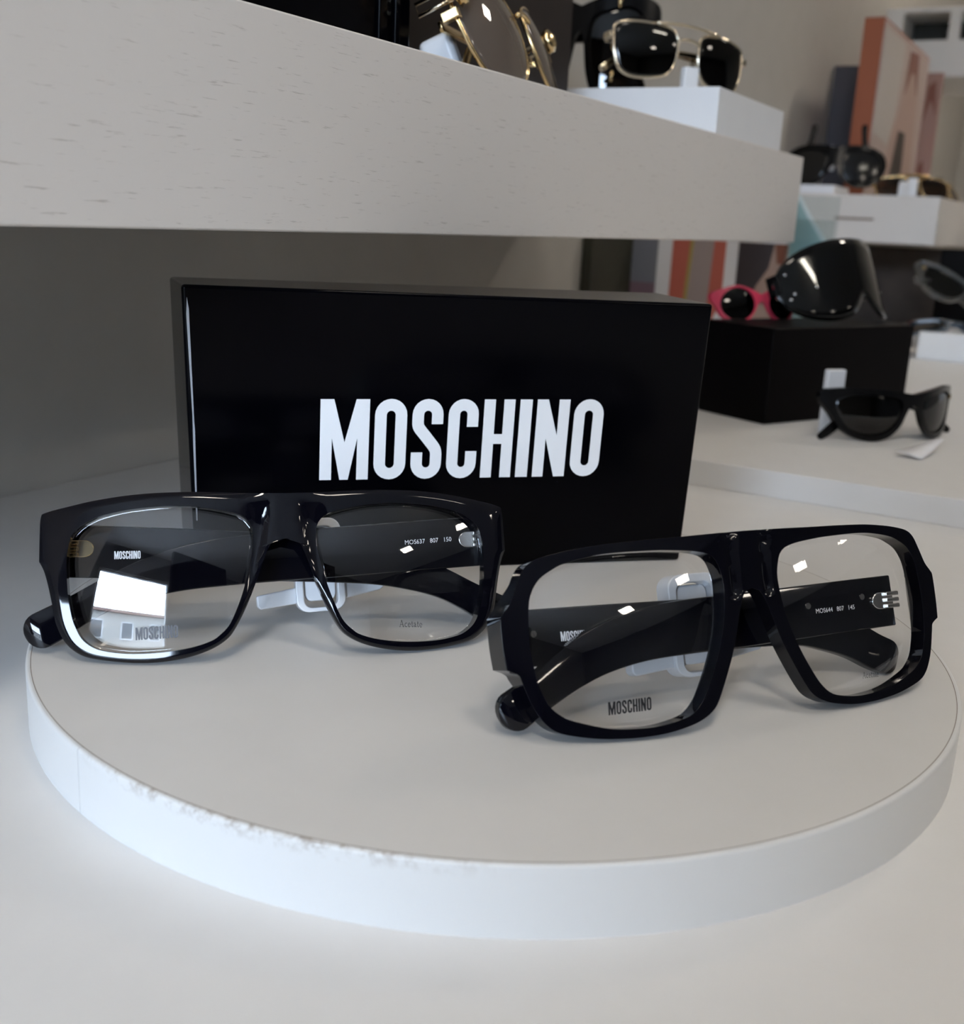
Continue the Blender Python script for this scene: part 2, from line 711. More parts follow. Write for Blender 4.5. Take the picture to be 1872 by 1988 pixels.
def slab(name, lo, hi, mtl, bevel=0.0):
    return obj(name, boxbm(V(lo), V(hi)), mtl, bevel=bevel)


struct(slab('floor', (WX - .2, RY - .1, FZ - .1), (FX + .1, .43, FZ), FLOORM))
struct(slab('ceiling', (WX - .2, RY - .1, CZ), (FX + .1, .43, CZ + .1), CEIL))
struct(slab('wall_left', (WX - .2, .322, FZ), (FX + .1, .43, CZ), WALLP))
struct(slab('wall_far', (FX, RY, FZ), (FX + .1, .322, CZ), WALLP))
struct(slab('wall_right', (WX - .2, RY - .1, FZ), (FX + .1, RY, CZ), noisy('dark wall paint', (.07, .068, .066), .03, 10, .85)))
# window wall with one shop window
WINS = [(-1.54, -0.20, -0.12, 1.24)]
bm = bmesh.new()
box(bm, (WX - .14, RY, FZ), (WX, WINS[0][0], CZ))
box(bm, (WX - .14, WINS[0][1], FZ), (WX, .322, CZ))
for y0, y1, z0, z1 in WINS:
    box(bm, (WX - .14, y0, FZ), (WX, y1, z0))
    box(bm, (WX - .14, y0, z1), (WX, y1, CZ))
struct(obj('wall_window', bm, ROOMP))
for q, (y0, y1, z0, z1) in enumerate(WINS):
    bm = bmesh.new()
    for lo, hi in (((y0, z0), (y0 + .035, z1)), ((y1 - .035, z0), (y1, z1)), ((y0, z0), (y1, z0 + .04)), ((y0, z1 - .04), (y1, z1))):
        box(bm, (WX - .10, lo[0], lo[1]), (WX - .04, hi[0], hi[1]))
    struct(obj('window_%d' % (q + 1), bm, WHITEP, bevel=.004))
    pl = bpy.data.lights.new('window_portal', 'AREA')
    pl.shape, pl.size, pl.size_y = 'RECTANGLE', z1 - z0, y1 - y0
    pl.cycles.is_portal = True
    po = bpy.data.objects.new('window_portal', pl)
    COL.objects.link(po)
    po.location, po.rotation_euler = (WX - .15, (y0 + y1) / 2, (z0 + z1) / 2), (0, R(-90), 0)

# house across the street, seen only mirrored in the lenses
STUCCO = noisy('house stucco', (0.30, 0.28, 0.25), 0.08, 4, 0.9)
hs = thing('street_house', 'pale stuccoed house across the street, mirrored in the left spectacle lens', 'building', (-11, -4, FZ))
obj('wall', boxbm(V((-2, -6, 0)), V((0, 6, 2.75))), STUCCO, hs)
for q in range(6):
    wn = obj('window', boxbm(V((0, -5 + q * 1.8, 1.2)), V((.05, -4.2 + q * 1.8, 2.3))), WHITEP, hs)
    obj('pane', boxbm(V((.05, -4.9 + q * 1.8, 1.3)), V((.06, -4.3 + q * 1.8, 2.2))), mat('house pane', (.05, .055, .06), .1), wn)
obj('roof', boxbm(V((-2.2, -6.2, 2.75)), V((.3, 6.2, 2.9))), mat('roof tile', (.16, .10, .08), .8), hs)
struct(slab('ground', (-30, -20, FZ - .2), (WX - .2, 12, FZ - .02), mat('pavement', (.25, .25, .26), .9)))

# ceiling panels
LAMPPOS = [(-1.05, -3.1, 26), (.25, -3.05, 26), (1.5, -3.05, 18), (-1.05, -.5, 38), (-.1, -.38, 16), (2.2, -.6, 56)]
for i, (x, y, pw) in enumerate(LAMPPOS):
    t = thing('ceiling_light', 'square flat ceiling light panel of the shop, above the picture', 'ceiling light',
              (x, y, CZ), (0, 0, 0), 'square ceiling lights')
    bm = bmesh.new()
    h, g = .115, .13
    for lo, hi in (((-g, -g, -.03), (-h, g, 0)), ((h, -g, -.03), (g, g, 0)), ((-h, -g, -.03), (h, -h, 0)), ((-h, h, -.03), (h, g, 0))):
        box(bm, lo, hi)
    obj('frame', bm, WHITEP, t)
    obj('diffuser', boxbm(V((-h, -h, -.022)), V((h, h, -.004))), mat('lit diffuser %d' % pw, (.8, .8, .8), .6, emit=((1, .90, .78), LAMP * pw)), t)

# ---------------------------------------------------------------- counter, board, shelves
t = thing('display_counter', 'long white laminate display counter along the grey wall, under the round board', 'counter', (0, 0, -.03))
obj('worktop', boxbm(V((-1.2, -.62, 0)), V((3.1, .321, .03))), LAM, t, bevel=.001)
obj('cabinet', boxbm(V((-1.15, -.58, -.83)), V((3.05, .321, 0))), WHITEP, t)


def disc_profile(r_in, prof, n=256, a0=0.0, a1=360.0):
    """lathe of profile [(r,z)]"""
    bm = bmesh.new()
    rows = []
    full = abs(a1 - a0) >= 360
    cnt = n if full else n + 1
    for i in range(cnt):
        a = R(a0 + (a1 - a0) * i / n)
        rows.append([bm.verts.new((r * math.cos(a), r * math.sin(a), z)) for r, z in prof])
    k = len(prof)
    for i in range(n):
        A, B = rows[i], rows[(i + 1) % cnt]
        for j in range(k - 1):
            bm.faces.new((A[j], B[j], B[j + 1], A[j + 1]))
        if r_in == 'closed':
            bm.faces.new((A[-1], B[-1], B[0], A[0]))
    if r_in == 'caps':
        bm.faces.new([r[-1] for r in rows])
        bm.faces.new([r[0] for r in rows][::-1])
    if not full:
        bm.faces.new(rows[0][::-1])
        bm.faces.new(rows[-1])
    return bm


t = thing('round_display_board', 'round white laminate display board lying flat on the counter under both black spectacles', 'display board')
obj('board_top', disc_profile('caps', [(.1496, .0002), (.1496, TT)]), BOARD, t)
RB = .1512
band_prof = [(.1498, .0), (RB, .0)] + [(RB, TT - .0009)] + [(RB - .0009 + .0009 * math.cos(R(a)), TT - .0009 + .0009 * math.sin(R(a))) for a in (20, 40, 60, 80, 90)] + [(.1498, TT)]
o = obj('edge_band', disc_profile('closed', band_prof, 255, 164.65, 164.53 + 360), BAND, t)
o.data.shade_smooth()
o.data.set_sharp_from_angle(angle=R(40))
o = obj('seam_line', disc_profile('closed', [(.14958, TT - .004), (.14981, TT - .004), (.14981, TT + .00002), (.14958, TT + .00002)], 256), SEAM, t)

t = thing('light_blocker', 'tall black panel stand added out of view at the near end of the counter to block window light', 'blocker', (-.56, -.33, 0))  # unseen panel added to shade the right side of the board
obj('panel', boxbm(V((-.008, -.135, .012)), V((.008, .135, .36))), BLACKCARD, t, bevel=.002)
obj('foot', boxbm(V((-.05, -.135, 0)), V((.05, .135, .012))), BLACKCARD, t, bevel=.002)
slab('raised_platform', (.3262, -.60, .0), (2.6, .3215, .0162), LAM, .0008)
tag(bpy.data.objects['raised_platform'], 'white raised slab at the back right of the counter under the black sunglasses', 'platform')
slab('step_slab', (1.085, -.42, .0162), (1.46, .03, .048), LAM, .001)
tag(bpy.data.objects['step_slab'], 'small white slab on the raised platform carrying the see-through sunglasses', 'platform')

o = slab('wall_shelf', (-.75, .07, .1457), (.618, .3215, .2122), WOOD, .0008)
tag(o, 'thick white wood-grained wall shelf crossing the top of the picture', 'shelf')
o = slab('wall_shelf', (1.40, .073, .1450), (3.0, .3215, .2115), WOOD, .0008)
tag(o, 'far white wall shelf at right, end face towards the viewer', 'shelf')
o = slab('display_block', (.40, .072, .2122), (.553, .30, .2405), noisy('white block', (.77, .775, .785), .01, 40, .45), .0006)
tag(o, 'white block on the long wall shelf under the gold-rimmed dark sunglasses', 'block')
o = slab('riser_block', (1.403, .222, .2115), (1.50, .272, .2235), PAPER, .0006)
tag(o, 'small white riser at the end of the far shelf', 'block')
o = slab('cable_slot', (1.3985, .16, .176), (1.4005, .215, .179), mat('brown scuff', (.2, .13, .08), .7))
tag(o, 'thin brown strip stuck on the end face of the far shelf', 'strip')

# ---------------------------------------------------------------- the big lettered box
BX, BZ, BB = V((0.6939, -0.7201, 0)), V((-0.0522, -0.0503, 0.9974)), V((0.7201, 0.6939, 0))
BO = V((-0.0280, 0.1146, TT))
rotb = Matrix((BX, BB, V((0, 0, 1)))).transposed().to_4x4()


def bl(x, b, z):
    """box-local point: x along the front, z up the leaning front face, b straight back"""
    lean = V((BZ.dot(BX), BZ.dot(BB), BZ.z))
    return V((x, b, 0)) + lean * z


t = thing('packaging_box', 'glossy black cardboard box with big white lettering, standing behind the spectacles', 'box', BO)
t.rotation_euler = rotb.to_euler()
zt = bl(0, 0, .1074).z
bm = bmesh.new()
hexa(bm, [bl(.0015, 0, 0), bl(.1981, 0, 0), V((.197, .05, 0)), V((-.0035, .05, 0)),
          bl(-.0014, 0, .1082), bl(.1983, 0, .1070), V((.197, .045, zt)), V((-.0062, .045, zt))])
obj('carton', bm, GLOSSBOX, t, bevel=.0013, seg=4)
ps, w = word_polys('MOSCHINO')
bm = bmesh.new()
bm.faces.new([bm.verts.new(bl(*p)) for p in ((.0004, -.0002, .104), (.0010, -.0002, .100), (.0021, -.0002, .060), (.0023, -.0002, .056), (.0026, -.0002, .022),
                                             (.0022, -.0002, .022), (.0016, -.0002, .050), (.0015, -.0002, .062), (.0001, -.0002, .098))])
obj('pale_edge', bm, mat('pale grey strip', (.42, .43, .46), .5), t)  # thin pale grey strip along the left front edge
letters('lettering', ps, w, lambda u, v: bl(.0470 + u, 0, .0371 + v + .0006 * u / .11) + V((0, -.00012, 0)), .0311, .1106, INKW, t)


# ---------------------------------------------------------------- the two black spectacles
def prep(pts, n=5, closed=False):
    return spline(pts, n, closed)


OUT_A = prep([(0, 50.7), (8.1, 50.9), (17.1, 51.3), (26.4, 51.7), (34.1, 51.7), (41.2, 51.5), (48.5, 50.9), (57, 49.7), (64.1, 48.2),
              (71, 46.5), (72.5, 45.0), (72.8, 39.3), (72.9, 31.6, 1), (71.5, 28.8), (70.4, 25), (69.5, 20.9), (68.7, 16.8),
              (67.9, 12.7), (66.1, 8.4), (63.6, 5.2), (60.2, 2.9), (55.8, 1.6), (48, .4), (41, 0), (34.4, .4), (27.9, 1.6),
              (22.4, 3.5), (18.3, 6), (15.8, 8.9), (12.6, 14.8), (9.8, 21.4), (7.1, 28.9), (5.1, 33.8), (3.5, 35.7), (0, 36.3)])
IN_A = prep([(64.7, 28.5), (64.7, 32.1), (64.2, 35.8), (63.1, 39.4), (60.3, 42.1), (57, 44), (53.4, 45.2), (46.7, 46.5), (37.6, 47.3),
             (31.5, 47.2), (24.8, 46.7), (17.1, 45.2), (12.6, 43.7), (10.1, 40.7), (9.6, 36.4), (10.1, 32.3), (11.8, 25), (13.7, 18.7),
             (16.1, 12.8), (17.7, 10), (20, 7.7), (22.7, 5.9), (28.8, 4.1), (37.6, 3), (46.9, 3), (54, 4.1), (57.5, 5.5),
             (60.3, 7.9), (62, 11.1), (63.2, 14.6), (64.2, 20.5)], 4, True)
OUT_B = prep([(0, 53.7), (11.3, 53.6), (23, 53.4), (35.4, 53.3), (46.2, 53), (54.2, 52.3), (60, 51.5), (65, 50.3), (67.9, 48.2),
              (70.1, 44), (72.1, 39.7), (74.4, 37), (75.2, 35.3), (75.3, 28), (74.9, 22, 1), (72, 20.5), (71.2, 18.5), (69.6, 13.3),
              (67.8, 9.4), (65.2, 5.9), (61.4, 3.6), (53.2, 1.5), (45.8, .5), (39, .1), (32, .3), (24.9, 1.4), (20.5, 2.8),
              (17.2, 4.8), (15, 7.6), (11.3, 14.5), (8, 21.9), (5.2, 30.5), (3.6, 34.5), (2, 36.6), (0, 37)])
IN_B = prep([(68, 26), (68.1, 29.8), (67.4, 37.7), (66.3, 41.7), (63.9, 45.1), (60.3, 47.3), (56.5, 48.8), (49, 50.1), (42.2, 50.5),
             (32.5, 50.3), (25.2, 49.9), (16.2, 48.8), (11.8, 46.9), (9.9, 42.8), (9.4, 38.2), (10.5, 29.7), (12.7, 22.5),
             (15.4, 16.2), (18.6, 10.3), (20.5, 7.5), (23, 5.1), (26.1, 3.7), (32.7, 2.6), (39, 2.5), (48.3, 3.5), (58.3, 6.7),
             (61.7, 8.6), (64.4, 11.3), (66, 14.8), (67.1, 18.5)], 4, True)


def hinge_bm(x, z, y, sg):
    """plate with three knuckles"""
    bm = bmesh.new()
    prism(bm, [(sg * (x + 3.2 * math.cos(a)) if math.cos(a) < 0 else sg * (x + 4.5), z + 2.7 * math.sin(a)) for a in [R(q) for q in range(90, 271, 15)]]
          + [(sg * (x + 5), z - 2.7), (sg * (x + 5), z + 2.7)], mmf, y - .9, y + .5)
    for q in (-1.9, 0, 1.9):
        box(bm, mmf(min(sg * (x + 1.5), sg * (x + 6.5)), y - 2.0, z + q - .65), mmf(max(sg * (x + 1.5), sg * (x + 6.5)), y - .6, z + q + .65))
    return bm


def spectacles(name, label, loc, rot, outer, inner, c, k, thick, face, back, tR, tL, yR, yL, hinge):
    t = thing(name, label, 'glasses', loc, rot, 'black spectacles on the round board')
    obj('front', front_bm(outer, inner, c, k, thick, face, back), ACET, t, bevel=.0008, seg=3, angle=40)
    lenses = {}
    for sg in (-1, 1):
        lenses[sg] = obj('lens', lens_bm(inner, c, k, sg), CLEAR, t, smooth=True)
    tem = {}
    for sg, cl, y in ((1, tR, yR), (-1, tL, yL)):
        tem[sg] = obj('temple', temple_bm(cl, y, sg), ACET, t, smooth=True)
        tem[sg].data.set_sharp_from_angle(angle=R(50))
        hx, hz, hm = hinge[sg]
        obj('hinge', hinge_bm(hx, hz, y - 2.1, sg), hm, tem[sg], bevel=.0003, seg=2)
    return t, lenses, tem


def lens_word(lens, polys, w, cx0, cx1, z0, hgt, c, k, mtl, sg, slope=0.0):
    """print on the front of a lens, following its curve"""
    letters('lens_print', polys, w, lambda u, v: lens_point(c, k, cx0 + u * 1000, z0 + v * 1000 + slope * u * 1000, sg) * .001,
            hgt * .001, (cx1 - cx0) * .001, mtl, lens)


def temple_word(tem, polys, w, x0, x1, z0, hgt, y, mtl, slope=0.0):
    letters('temple_print', polys, w, lambda u, v: V((x0 * .001 + u, y * .001, z0 * .001 + v + slope * u)), hgt * .001, (x1 - x0) * .001, mtl, tem)


MOS, MW = word_polys('MOSCHINO')
ACE, AW = serif_polys()


def face_a(x, z, s):
    # raised nose pad between two slanted facets that widen downwards
    half = 3.6 + (50 - z) * .10
    wide = 1.0 + max(0, 49 - z) * .16
    pad = 1.5 * sstep(half, half + wide, x) * sstep(51, 40, z) * (1 - sstep(9, 16, x))
    # the upper rim leans back a little more than the lower one
    u = max(0.0, z - 14)
    tilt = .085 * (u * u / 24 if u < 12 else u - 6)
    roll = 1.1 * max(0.0, (s - .55) / .45) ** 2 * sstep(2, 14, x)
    return pad + tilt + roll - .7


def back_ab(x0):
    return lambda x, z, s: 4.0 * sstep(x0, x0 + 2.5, x)


TIP_A = [(66, 35.1, 16.5), (45, 34.1, 16.5), (20, 32.7, 16.4), (0, 31.7, 16.0), (-18, 30.4, 15.4), (-32, 28.4, 13.8), (-44, 25.1, 11.8), (-54, 21.1, 10.0),
         (-62, 16.9, 9.8), (-68, 13.5, 10.8), (-73, 10.9, 11.2)]
A_LOC, A_ROT = V((-.0698, .0345, TT + .0010)), (-.3491, 0, -.8138)
kA, cA = 298.0, (37.6, 25.0)
tA, lA, mA = spectacles('spectacles', 'flat-topped black spectacles at left on the round board, arms folded', A_LOC, A_ROT,
                        OUT_A, IN_A, cA, kA, 5.6, face_a, back_ab(67.2), TIP_A, TIP_A, 13.2, 18.2,
                        {1: (61.0, 35.7, SILVER), -1: (61.0, 35.7, GOLD)})  # left hinge coloured gold for its warm reflection
lens_word(lA[-1], MOS, MW, -45.0, -32.5, 6.9, 3.8, cA, kA, INKG, -1, .03)
lens_word(lA[1], ACE, AW, 35.6, 43.2, 7.7, 2.2, cA, kA, INKB, 1, -.06)
temple_word(mA[-1], MOS, MW, -51.9, -44.0, 32.2, 2.5, 18.2 - 2.25, INKW)
font_print('temple_print', 'MOS637   807   150', .0021, mA[1], INKW, V((.0397, .0109, .0344)), (R(90), R(-3), 0), .92)

TIP_BR = [(62, 28.9, 16), (45, 28.7, 16), (20, 28.3, 16), (0, 28, 16), (-15, 27.9, 15.8), (-30, 27.0, 15.0), (-43, 24.2, 13.6), (-53, 20.2, 12), (-61, 16.0, 10.8),
          (-66.5, 13.0, 10.6), (-71, 10.6, 11)]
TIP_BL = [(66, 29.6, 16), (45, 29.0, 16), (20, 28.2, 16), (0, 27.6, 16), (-15, 27.0, 15.8), (-30, 25.2, 14.6), (-41, 21.6, 13.2), (-50, 17.6, 12), (-57, 13.6, 11.6),
          (-62, 11.2, 11.4)]


def face_b(x, z, s):
    # two grooves beside the nose
    g = math.exp(-((x - 5.6) / 1.1) ** 2)
    return 0.9 * g * sstep(34, 37, z) + .0


B_LOC, B_ROT = V((-.0263, -.1020, TT + .0010)), (-.3818, 0, -.6533)
kB, cB = 344.9, (39.0, 26.0)
tB, lB, mB = spectacles('spectacles', 'black spectacles with stepped outer corners at right on the round board, arms folded', B_LOC, B_ROT,
                        OUT_B, IN_B, cB, kB, 5.6, face_b, back_ab(69.6), TIP_BR, TIP_BL, 12.2, 17.4,
                        {1: (56.5, 29.2, SILVER), -1: (67.5, 29.4, SILVER)})
lens_word(lB[-1], MOS, MW, -47.1, -34.5, 6.8, 3.6, cB, kB, INKB, -1, .0)
lens_word(lB[1], ACE, AW, 39.5, 46.6, 6.9, 1.9, cB, kB, INKB, 1, -.04)
temple_word(mB[-1], MOS, MW, -53.2, -43.6, 27.7, 2.7, 17.4 - 2.25, INKW, -.03)
font_print('temple_print', 'MOS644   807   145', .0020, mB[1], INKW, V((.0315, .0099, .0275)), (R(90), R(0), 0), .92)
for sg, x, z, y in ((1, 29.0, 30.0, 12.2), (1, 50.0, 31.0, 12.2), (-1, 61.5, 30.6, 17.4)):
    bm = bmesh.new()
    prism(bm, [(sg * x + .95 * math.cos(R(a)), z + .95 * math.sin(R(a))) for a in range(0, 360, 20)], mmf, y - 2.35, y - 2.0)
    sc = obj('screw', bm, SILVER, mB[sg])
    if sg < 0:
        M2 = Matrix.Translation(mmf(sg * x, y - 2.37, z)) @ Matrix.Rotation(R(-15), 4, 'Y')
        obj('slot', boxbm(V((-.00012, 0, -.0009)), V((.00012, .0003, .0009)), M2), INKB, sc)


# ---------------------------------------------------------------- white security clips on the folded arms
def rot_loc(loc, rot, p):
    from mathutils import Euler
    return V(loc) + Euler(rot).to_matrix() @ V(p)


def frame_pts(w, h, r, n=6):
    out = []
    for cx, cz, a0 in ((w - r, h - r, 0), (-w + r, h - r, 90), (-w + r, r, 180), (w - r, r, 270)):
        for i in range(n + 1):
            a = R(a0 + 90 * i / n)
            out.append((cx + r * math.cos(a), cz + r * math.sin(a)))
    return out


def security_clip(label, loc, rot, wide=1.0, roll=0.0):
    t = thing('security_clip', label, 'clip', loc, rot, 'white security clips')
    Mr = Matrix.Rotation(R(roll), 4, 'Y')

    def fn(x, y, z): return Mr @ mmf(x * wide, y, z)
    bm = bmesh.new()
    a, b = frame_pts(8.2, 31, 4.2), frame_pts(5.6, 28.2, 2.6)
    b = [(x, z + 1.4 if z < 14 else z) for x, z in b]
    n = len(a)
    vs = [[bm.verts.new(fn(x, y, z)) for x, z in lp] for lp in (a, b) for y in (-3.0, 4.0)]
    for i in range(n):
        j = (i + 1) % n
        for p, q in ((0, 1), (1, 3), (3, 2), (2, 0)):
            bm.faces.new((vs[p][i], vs[p][j], vs[q][j], vs[q][i]))
    obj('clamp_ring', bm, CLIPW, t, bevel=.0005)
    bm = bmesh.new()
    prism(bm, [(x * .62, 3.6 + z * .8) for x, z in frame_pts(8.2, 30, 3.4)], fn, -1.0, 3.0)
    obj('latch', bm, CLIPW, t, bevel=.0006)
    bm = bmesh.new()
    prism(bm, [(-21, 3.4), (-20, 2.2), (-8, 3.2), (-8, 8.6), (-21, 6.8)], fn, -1.5, 3.0)
    prism(bm, [(8, 3.6), (20, 5.6), (21.6, 6.8), (22.6, 11.0), (8, 9.6)], fn, -1.5, 3.0)
    obj('cross_bar', bm, CLIPW, t, bevel=.0006)
    return t


security_clip('white plastic security clip under the left spectacles, gripping the folded arms', rot_loc(A_LOC, A_ROT, (.0132, .0242, .0135)), A_ROT, 1.0, -3)
security_clip('white plastic security clip behind the right spectacles, gripping the folded arms', rot_loc(B_LOC, B_ROT, (-.0040, .0236, .0125)), B_ROT, 1.12, 0)

# ---------------------------------------------------------------- other eyewear
def rr_loop(c, w, h, r, skew=0.0, n=8):
    """rounded rectangle loop round c; skew narrows the bottom towards the nose side"""
    out = []
    for sx, sz, a0 in ((1, 1, 0), (-1, 1, 90), (-1, -1, 180), (1, -1, 270)):
        for i in range(n + 1):
            a = R(a0 + 90 * i / n)
            x, z = sx * (w / 2 - r) + r * math.cos(a), sz * (h / 2 - r) + r * math.sin(a)
            out.append((c[0] + x + skew * (z - h / 2) * -1 * (1 if x < 0 else -.4), c[1] + z))
    return out


def bend(x, z, k, lift=0.0, sg=1):
    return mmf(sg * x, x * x / (2 * k) + lift, z)


ARM = [(62, 31, 8), (40, 30.6, 7.5), (10, 30, 7), (-18, 28.6, 6.5), (-36, 25, 6.5), (-52, 17, 7), (-62, 10, 8), (-66, 7, 8)]


def plastic_glasses(name, label, loc, rot, outer, inner, c, k, fm, lm, thick=4.5, arms=ARM, yo=(12, 17), arm_t=3.4, hinge=True, grp=None):
    t = thing(name, label, 'sunglasses', loc, rot, grp)
    obj('front', front_bm(outer, inner, c, k, thick, na=90), fm, t, bevel=.0006, seg=2, angle=40)
    for sg in (-1, 1):
        obj('lens', lens_bm(inner, c, k, sg, rad=110, rings=8, na=48), lm, t, smooth=True)
    for sg, y in ((1, yo[0]), (-1, yo[1])):
        q = obj('temple', temple_bm(arms, y, sg, arm_t), fm, t, smooth=True)
        if hinge:
            obj('hinge', boxbm(mmf(min(sg * 62, sg * 66), y - 2.4, arms[0][1] - 2), mmf(max(sg * 62, sg * 66), y - 1.2, arms[0][1] + 2)), GOLD, q)
    return t


def wire_glasses(name, label, loc, rot, loop, c, k, mm_, lm, r=.8, brow=True, arms=ARM, yo=(11, 15), grp=None, pads=True):
    t = thing(name, label, 'sunglasses', loc, rot, grp)
    for sg in (-1, 1):
        ln = obj('lens', lens_bm(loop, c, k, sg, rad=105, rings=8, na=56, over=.1), lm, t, smooth=True)
        slope, y0 = c[0] / k, c[0] ** 2 / (2 * k)
        P = []
        for x, z in loop:
            dx, dz = x - c[0], z - c[1]
            P.append(mmf(sg * x, y0 + slope * dx + (dx * dx + dz * dz) / 210 - .5, z))
        obj('rim', tube(P, r * .001, 8, True), mm_, t, smooth=True)
        if pads:
            bm = bmesh.new()
            prism(bm, [(sg * (8.5 + 2.2 * math.cos(R(a))), c[1] - 3 + 4.5 * math.sin(R(a))) for a in range(0, 360, 24)], mmf, 5.0, 6.4)
            pd = obj('nose_pad', bm, lens_mat('pad silicone', (.7, .68, .64), .05), t, bevel=.0005)
            obj('pad_arm', tube([mmf(sg * 9.5, 5, c[1] - 2), mmf(sg * 11.5, 3, c[1]), mmf(sg * 12.5, 1, c[1] + 2)], .0004, 6), mm_, pd)
    xi = min(p[0] for p in loop)
    zt = max(p[1] for p in loop)
    bz = c[1] + (zt - c[1]) * .45
    P = [bend(x, bz + 2.2 * (1 - (x / (xi + .5)) ** 2), k, -.6) for x in [(-1 + i / 6) * (xi + .5) for i in range(13)]]
    obj('bridge', tube(P, r * .0012, 8), mm_, t, smooth=True)
    if brow:
        P = [bend(abs(x), zt - .2 + 1.6 * (1 - (x / 27) ** 2), k, -.9, 1 if x >= 0 else -1) for x in [-27 + i * 4.5 for i in range(13)]]
        obj('brow_bar', tube(P, r * .0011, 8), mm_, t, smooth=True)
    xo = max(p[0] for p in loop)
    for sg, y in ((1, yo[0]), (-1, yo[1])):
        ye = xo * xo / (2 * k)
        q = obj('temple', temple_bm([(min(a, xo), b, h * .55) for a, b, h in arms], y + ye * .6, sg, 1.6), mm_, t, smooth=True)
        obj('end_piece', boxbm(mmf(min(sg * xo, sg * (xo + 4)), ye - 1, arms[0][1] - 2.2), mmf(max(sg * xo, sg * (xo + 4)), ye + 7, arms[0][1] + 2.2)), mm_, t, bevel=.0005)
    return t


def scaled(p, f):
    return [(x * f, z * f) for x, z in p]


# dark-lensed pilot frame on the white block
AVI = spline([(60, 40), (62, 32), (61, 20), (56, 7), (46, 2), (30, 2.5), (18, 6), (12, 14), (10, 26), (11, 36), (17, 41), (30, 43), (48, 43)], 5, True)
wire_glasses('pilot_sunglasses', 'gold-rimmed dark sunglasses with double bridge standing on the white block', (.470, .121, .2495), (R(-6), R(4), R(-36)),
             scaled(AVI, .88), (31.7, 20.2), 130, PALEGOLD, DARKL, 1.0, arms=[(a * .88, b * .88, h) for a, b, h in ARM])
o = obj('tag_clip', boxbm(V((-.006, -.002, 0)), V((.006, .004, .022))), CLIPW, bevel=.001)
o.location, o.rotation_euler = (.476, .120, .2406), (0, 0, R(-36))
o.name = 'security_clip'
tag(o, 'small white plastic clip at the nose of the gold-rimmed dark sunglasses', 'clip', 'white security clips')

# gold and brown pair seen edge-on, on the near part of the shelf
BIG = spline([(66, 38), (66, 26), (60, 10), (48, 2), (30, 2), (16, 8), (10, 20), (9, 34), (14, 44), (30, 49), (50, 49), (61, 46)], 5, True)
gs = wire_glasses('gold_sunglasses', 'large brown-lensed gold sunglasses seen edge-on, on the long shelf before the dark tall box', (.187, .086, .2128), (R(-24), 0, R(10)),
                  BIG, (37, 25), 230, GOLD, BROWNH, 1.0, brow=False)
for sg in (-1, 1):
    bm = bmesh.new()
    bmesh.ops.create_icosphere(bm, subdivisions=3, radius=.0062)
    rnd = random.Random(3)
    from mathutils import noise
    for v in bm.verts:
        d = v.co.normalized()
        v.co = v.co * (1 + .22 * noise.noise(d * 4.0) + .12 * noise.noise(d * 9.0))
        v.co.y *= .55
    M = obj('medallion', bm, GOLD, gs, smooth=True)
    M.location = mmf(sg * 67, 67 * 67 / 460 - 4, 39)
    lk = bmesh.new()
    tube([mmf(sg * 69, 9, 41.5), mmf(sg * 69.5, 26, 41.5), mmf(sg * 69.5, 26, 36.5), mmf(sg * 69, 9, 36.5)], .0009, 8, True, lk)
    obj('hinge_link', lk, PALEGOLD, gs, smooth=True)
o = obj('security_clip', boxbm(V((-.005, -.006, 0)), V((.005, .010, .021))), CLIPW, bevel=.003, seg=4)
o.location, o.rotation_euler = (.137, .108, .2122), (R(-24), 0, R(12))
tag(o, 'white plastic clip behind the gold sunglasses on the long shelf', 'clip', 'white security clips')

# black pair with gold studs, half hidden by the tall box
OUT_R = spline([(0, 38), (20, 41), (45, 43.5), (66, 42), (71.5, 38.5), (71, 31), (65, 22), (58, 10), (46, 2), (34, 0), (22, 3), (12, 12), (7, 22), (4, 27), (0, 28)], 4)
IN_R = spline([(62, 33), (58, 18), (50, 8), (36, 4.5), (22, 8), (13.5, 18), (11, 28), (14, 34), (30, 37), (50, 38.5)], 5, True)


st = plastic_glasses('studded_sunglasses', 'black sunglasses with gold studs, half hidden behind the tall dark box', (.512, .228, .2407), (R(-6), 0, R(-90)),
                     scaled(OUT_R, 1.0), scaled(IN_R, 1.0), (36, 21), 95, ACETM, GREYL)
st.scale = (.75, 1.0, 1.95)
for q in range(3):
    bm = bmesh.new()
    bmesh.ops.create_uvsphere(bm, u_segments=12, v_segments=8, radius=.0024)
    s_ = obj('stud', bm, GOLD, st, smooth=True)
    s_.location = mmf((37, 35, 38)[q], 6.2, (12, 24, 40)[q])

# black pair on the raised platform
plastic_glasses('black_sunglasses', 'round black sunglasses with grey gradient lenses standing on the raised platform', (.4925, -.0580, .0168), (R(-4), 0, R(-36)),
                OUT_R, IN_R, (36, 21), 85, ACETM, GREYL, thick=5, arms=[(64, 33, 11), (40, 32, 10), (10, 30, 9), (-18, 28, 8), (-38, 23, 8), (-56, 13, 8), (-66, 6.5, 7), (-72, 3, 5)], yo=(24, 28)).scale = (.85,) * 3
o = obj('security_clip', boxbm(V((-.008, -.002, 0)), V((.008, .003, .045))), CLIPW, bevel=.001)
o.location, o.rotation_euler = (.487, -.004, .0164), (0, 0, R(-36))
tag(o, 'white plastic clip behind the round black sunglasses on the platform', 'clip', 'white security clips')

